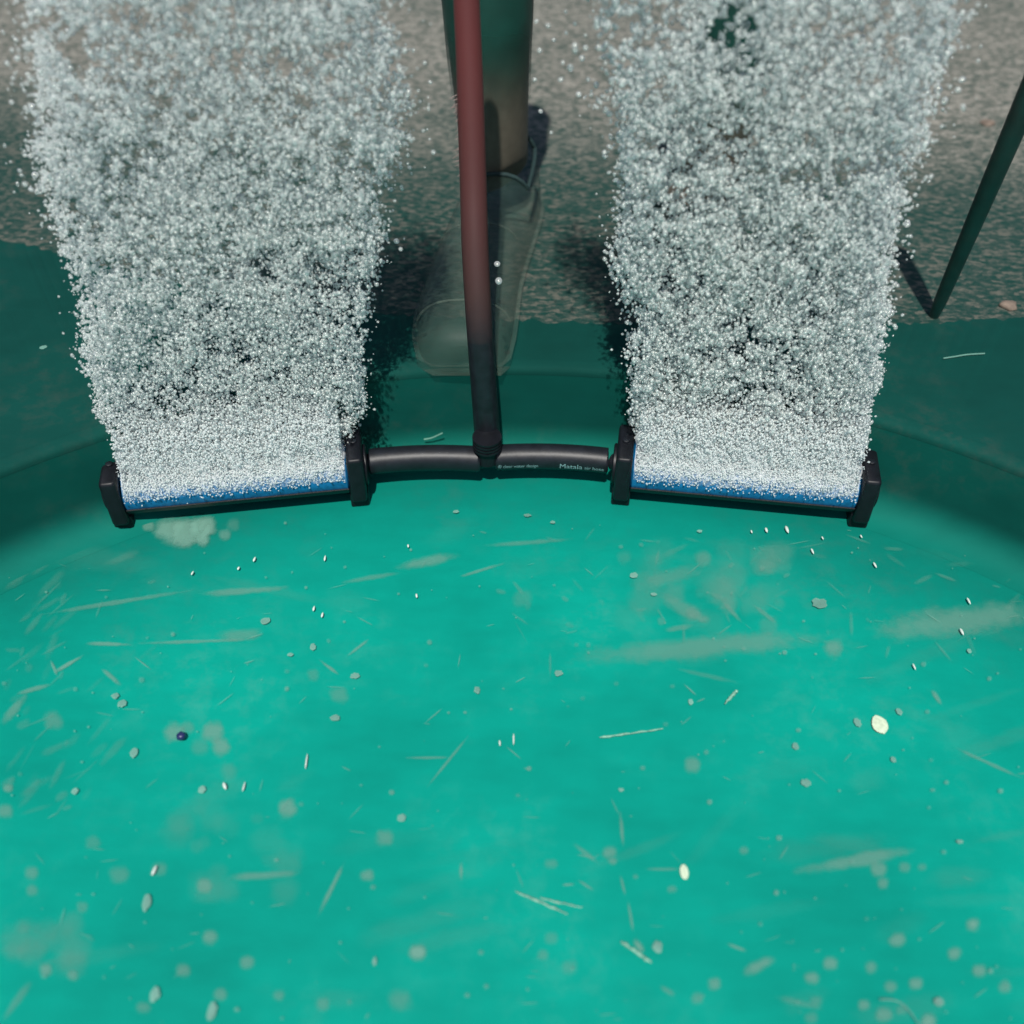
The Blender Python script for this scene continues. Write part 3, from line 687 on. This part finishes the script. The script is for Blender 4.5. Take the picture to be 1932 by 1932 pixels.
legL, legR = extend(legL, -1), extend(legR, 1)
vs = []; es = []; rad = []
for leg in (legL, legR):
    prev = None
    for p, r in reversed(leg):
        vs.append(p); rad.append(r)
        if prev is not None: es.append((prev, len(vs)-1))
        prev = len(vs)-1
me = bpy.data.meshes.new('body'); me.from_pydata([tuple(p) for p in vs], es, [])
body = bpy.data.objects.new('body', me); COL.objects.link(body); body.parent = reflected_person; body.matrix_parent_inverse = Matrix.Translation(reflected_person.location).inverted()  # window reflection of the legs, built as geometry
me.materials.append(M['skin'])
md = body.modifiers.new('skin', 'SKIN'); md.use_smooth_shade = True
sk = me.skin_vertices[0].data if me.skin_vertices else None
if sk is None:
    import bmesh
    bm = bmesh.new(); bm.from_mesh(me); bm.verts.layers.skin.verify(); bm.to_mesh(me); bm.free(); sk = me.skin_vertices[0].data
for i, r in enumerate(rad): sk[i].radius = (r*1.08, r*1.08); sk[i].use_root = i in (0, len(legL))
md = body.modifiers.new('sub', 'SUBSURF'); md.levels = 2; md.render_levels = 2
for leg, cutz in ((legL, 235), (legR, 290)):
    pts = [leg[2][0]]+[q[0] for q in leg[3:7]]; rr = [q[1]*1.05 for q in leg[2:7]]
    t = MB(); pp, r_ = smooth_path(pts, rr, 6); t.tube(pp, r_, 28); t.build('leg_shade', M['leg_shade'], reflected_person)  # added sleeve that darkens the leg where it lies in shade
# hairs on the reflected shin's side above the left shoe
hm = MB(); hrn = random.Random(3)
for k in range(110):
    py = hrn.uniform(175, 335); t = (py-175)/160
    base = at_y(862+6*t+hrn.uniform(0, 26), py, legL[1][0].y-.026-hrn.random()*.006)
    L = size(hrn.uniform(7, 18), base); dz = hrn.uniform(-.35, .2)
    dirv = Vector((-.8 if hrn.random() < .75 else .5, -.25, dz)).normalized()
    hm.tube([base, base+dirv*L*.5, base+dirv*L+Vector((0, 0, -L*.15))], [.0004, .00035, .00015], 4)
hm.build('leg_hair', M['hair'], reflected_person)

# ------------------------------------------------------------------ slanted stripe at the right, stones, debris
a = at_z(1762, 597, ZG); b = at_y(1930, 205, .90); cxt = b+(b-a)*.9  # dark tapered tube slanting up from the asphalt
t = MB(); ra, rb = size(12, a), size(22, b)
t.tube([a+Vector((0, 0, .002)), a.lerp(b, .1), a.lerp(b, .5), b, cxt], [ra*.8, ra, (ra+rb)/2, rb, rb*1.1], 20)
o = t.build('slanted_stripe', M['green_stripe'], None); tag(o, 'dark green slanted stripe rising from the asphalt at the right', 'stripe')

def pebble(name, p, rx, ry, h, m, seed):
    q = random.Random(seed); t = MB(); n = 14; jg = .06 if m == M['warm'] else .18; ph = [q.uniform(1-jg, 1+jg) for _ in range(n)]
    rs = []
    for f, z in ((.75, 0), (1, .35), (.85, .8), (.45, 1)):
        rs.append([p+Vector((math.cos(2*math.pi*j/n)*rx*f*ph[j], math.sin(2*math.pi*j/n)*ry*f*ph[j], h*z)) for j in range(n)])
    t.rings(rs); return t.build(name, m, None, angle=70)
for i, (px, py, r, lab) in enumerate(((1862, 235, 13, 'pinkish stone in the reflected asphalt left of the slanted stripe top'), (1902, 580, 17, 'tan stone by the reflected asphalt edge right of the slanted stripe foot'))):
    p = at_z(px, py, ZG-.001); o = pebble('stone', p, size(r, p), size(r, p)*.9, .006, M['stone'], i); tag(o, lab, 'stone', 'stones in the reflected asphalt')

FG = 'pale flakes on the basin floor'
fl_list = [(1660,1367,15,15,'warm','largest round cream flake on the right of the basin floor'), (1291,1645,8,11,'warm','bright cream glint built as a flake low in the middle of the basin floor'),
    (1697,1343,6,6,'cream',0),(1618,1363,7,7,'cream',0),(500,1171,10,6,'cream',0),(230,1327,9,7,'cream',0),(217,1313,7,5,'cream',0),(252,1420,8,8,'cream',0),(670,1275,9,5,'cream',0),(632,1354,10,5,'cream',0),
    (900,1302,6,6,'cream',0),(758,1543,8,6,'cream',0),(381,1490,7,6,'cream',0),(141,1493,6,5,'cream',0),(292,1876,9,10,'cream','three cornered white flake low on the left of the floor'),(400,1908,9,12,'cream','tall pale flake at the bottom edge of the floor'),
    (276,1703,8,12,'cream',0),(707,1814,4,6,'cream',0),(1196,1085,8,5,'cream',0),(1546,1138,14,9,'cream','forked pale flake below the right diffuser tube'),(1886,1014,10,5,'cream',0),(1913,1039,8,5,'cream',0),
    (1054,1270,8,5,'cream',0),(1303,1324,5,5,'cream',0),(1521,1477,9,6,'cream',0),(1501,1408,6,6,'cream',0),(1686,1433,5,5,'cream',0),(1241,1788,9,9,'cream','square white flake beside a bright scratch'),(1771,1890,9,6,'cream',0),
    (1234,1121,6,3,'cream',0),(65,1014,6,7,'cream',0),(590,1221,6,6,'cream',0),(1829,1228,4,4,'cream',0),(1811,1588,7,3,'cream',0),(1172,1490,5,3,'cream',0),(548,1275-40,6,3,'cream',0),(1320,1002,5,3,'cream',0),
    (995,972,7,3,'cream',0),(860,965,6,3,'cream',0),(1043,985,5,3,'cream',0),(82,655,7,4,'cream',0)]
for i, (px, py, rx, ry, mt, lab) in enumerate(fl_list):
    zf = ZG+.002 if py < 900 else .0032
    p = at_z(px, py, zf); o = pebble('flake', p, size(rx, p), size(ry, p)*1.35, size(min(rx, ry), p)*.09, M[mt], 40+i)
    if py < 900: tag(o, 'pale flake lying on the dark green apron at the far left', 'flake')
    else: tag(o, lab or 'small pale flake lying on the teal basin floor', 'flake', None if lab else FG)
p = at_z(343, 1391, .004); o = pebble('speck', p, size(9, p), size(9, p), .005, simple('navy_speck', (.02, .025, .10), .3), 99); tag(o, 'tiny dark blue speck between pale spots on the left of the floor', 'speck')
# glints of the window's scratches, built as short shiny bits on the floor
GG = 'glints built on the basin floor'
sm, snt, sb = mat('glint_white'); sb.inputs['Base Color'].default_value = (.6, .66, .6, 1); sb.inputs['Roughness'].default_value = .25
for i, (px, py, l, wd, a) in enumerate(((480,1055,6,2.2,-65),(450,1072,4,2.2,-60),(363,1081,5,1.8,-60),(613,1053,7,2,-80),(592,1148,6,2.2,-75),(608,1160,6,2.2,-75),(786,1124,5,2.2,80),(770,1030,4,2,85),(1446,1000,6,2.6,70),(1485,999,9,3,68),(1418,1003,4,1.6,70),(1533,1040,7,2,65),
        (1651,1066,7,2,60),(1552,1015,4,1.5,60),(1828,1134,8,2,62),(1815,1192,8,2.4,62),(1725,1258,7,1.8,65),(291,1642,10,3,-65),(424,1483,8,3.4,70),(578,1436,16,1.6,-82),(460,1484,10,1.6,-75),(943,1402,6,1.8,85),(969,1395,12,1.6,90),(1625,1012,4,1.6,60))):
    p = at_z(px, py, .004); q = at_z(px+math.cos(R(a)), py+math.sin(R(a)), .004)-p; q.normalize()
    t = MB(); L = size(l, p); t.tube([p-q*L, p-q*L*.5, p+q*L*.4, p+q*L], [size(wd, p)*.3, size(wd, p), size(wd, p)*.9, size(wd, p)*.2], 8)
    o = t.build('glint_dash', sm, None); tag(o, 'tiny glint built as a bright dash on the teal basin floor', 'glint_dash', GG)
for i, (x1, y1, x2, y2, wd, lab) in enumerate(((972,1682,1070,1725,2.6,'long pale broken splinter low in the middle of the floor'),(1020,1695,1098,1712,2.4,'thin pale splinter just above and right of the long broken one'),(1130,1392,1250,1375,2.4,'long pale splinter in the middle of the floor, right of centre'),
        (1368,1328,1391,1302,3.4,'short pale stick with a thick end on the right of the floor'),(1172,1776,1228,1816,4,'chunky cream splinter beside the square flake'),(780,678+3,0,0,0,''))):
    if not lab: continue
    a_, b_ = at_z(x1, y1, .004), at_z(x2, y2, .004); t = MB(); pts = []; rr = []; q = random.Random(i)
    for k in range(13):
        u = k/12; p = a_.lerp(b_, u)+Vector((q.uniform(-.0004, .0004), q.uniform(-.0004, .0004), 0)); pts.append(p); rr.append(size(wd, p)*q.uniform(.35, 1.1)*(.5 if k in (0, 12) else 1))
    t.tube(pts, rr, 8); o = t.build('splinter', M['straw'], None); tag(o, lab, 'splinter')
# dry stalk and hair-thin thread
for (pp_, wd, z, lab) in (([(1780, 676), (1800, 673), (1825, 669), (1858, 667)], 1.5, ZG+.004, 'thin straw coloured stalk on the dark apron at the right'), ([(1660, 1886), (1690, 1888), (1712, 1903), (1735, 1935)], 1.2, .005, 'fine curved pale thread near the lower right corner of the floor'),
                          ([(800, 829), (815, 826), (835, 817)], 1.6, None, 'little pale fibre on the dark basin wall above the left hose')):
    if z is None: pts = [at_y(x, y, .858) for x, y in pp_]
    else: pts = [at_z(x, y, z) for x, y in pp_]
    pts, rr = smooth_path(pts, [size(wd, p) for p in pts], 5); t = MB(); t.tube(pts, rr, 6)
    o = t.build('fibre', M['cream'], None); tag(o, lab, 'fibre')
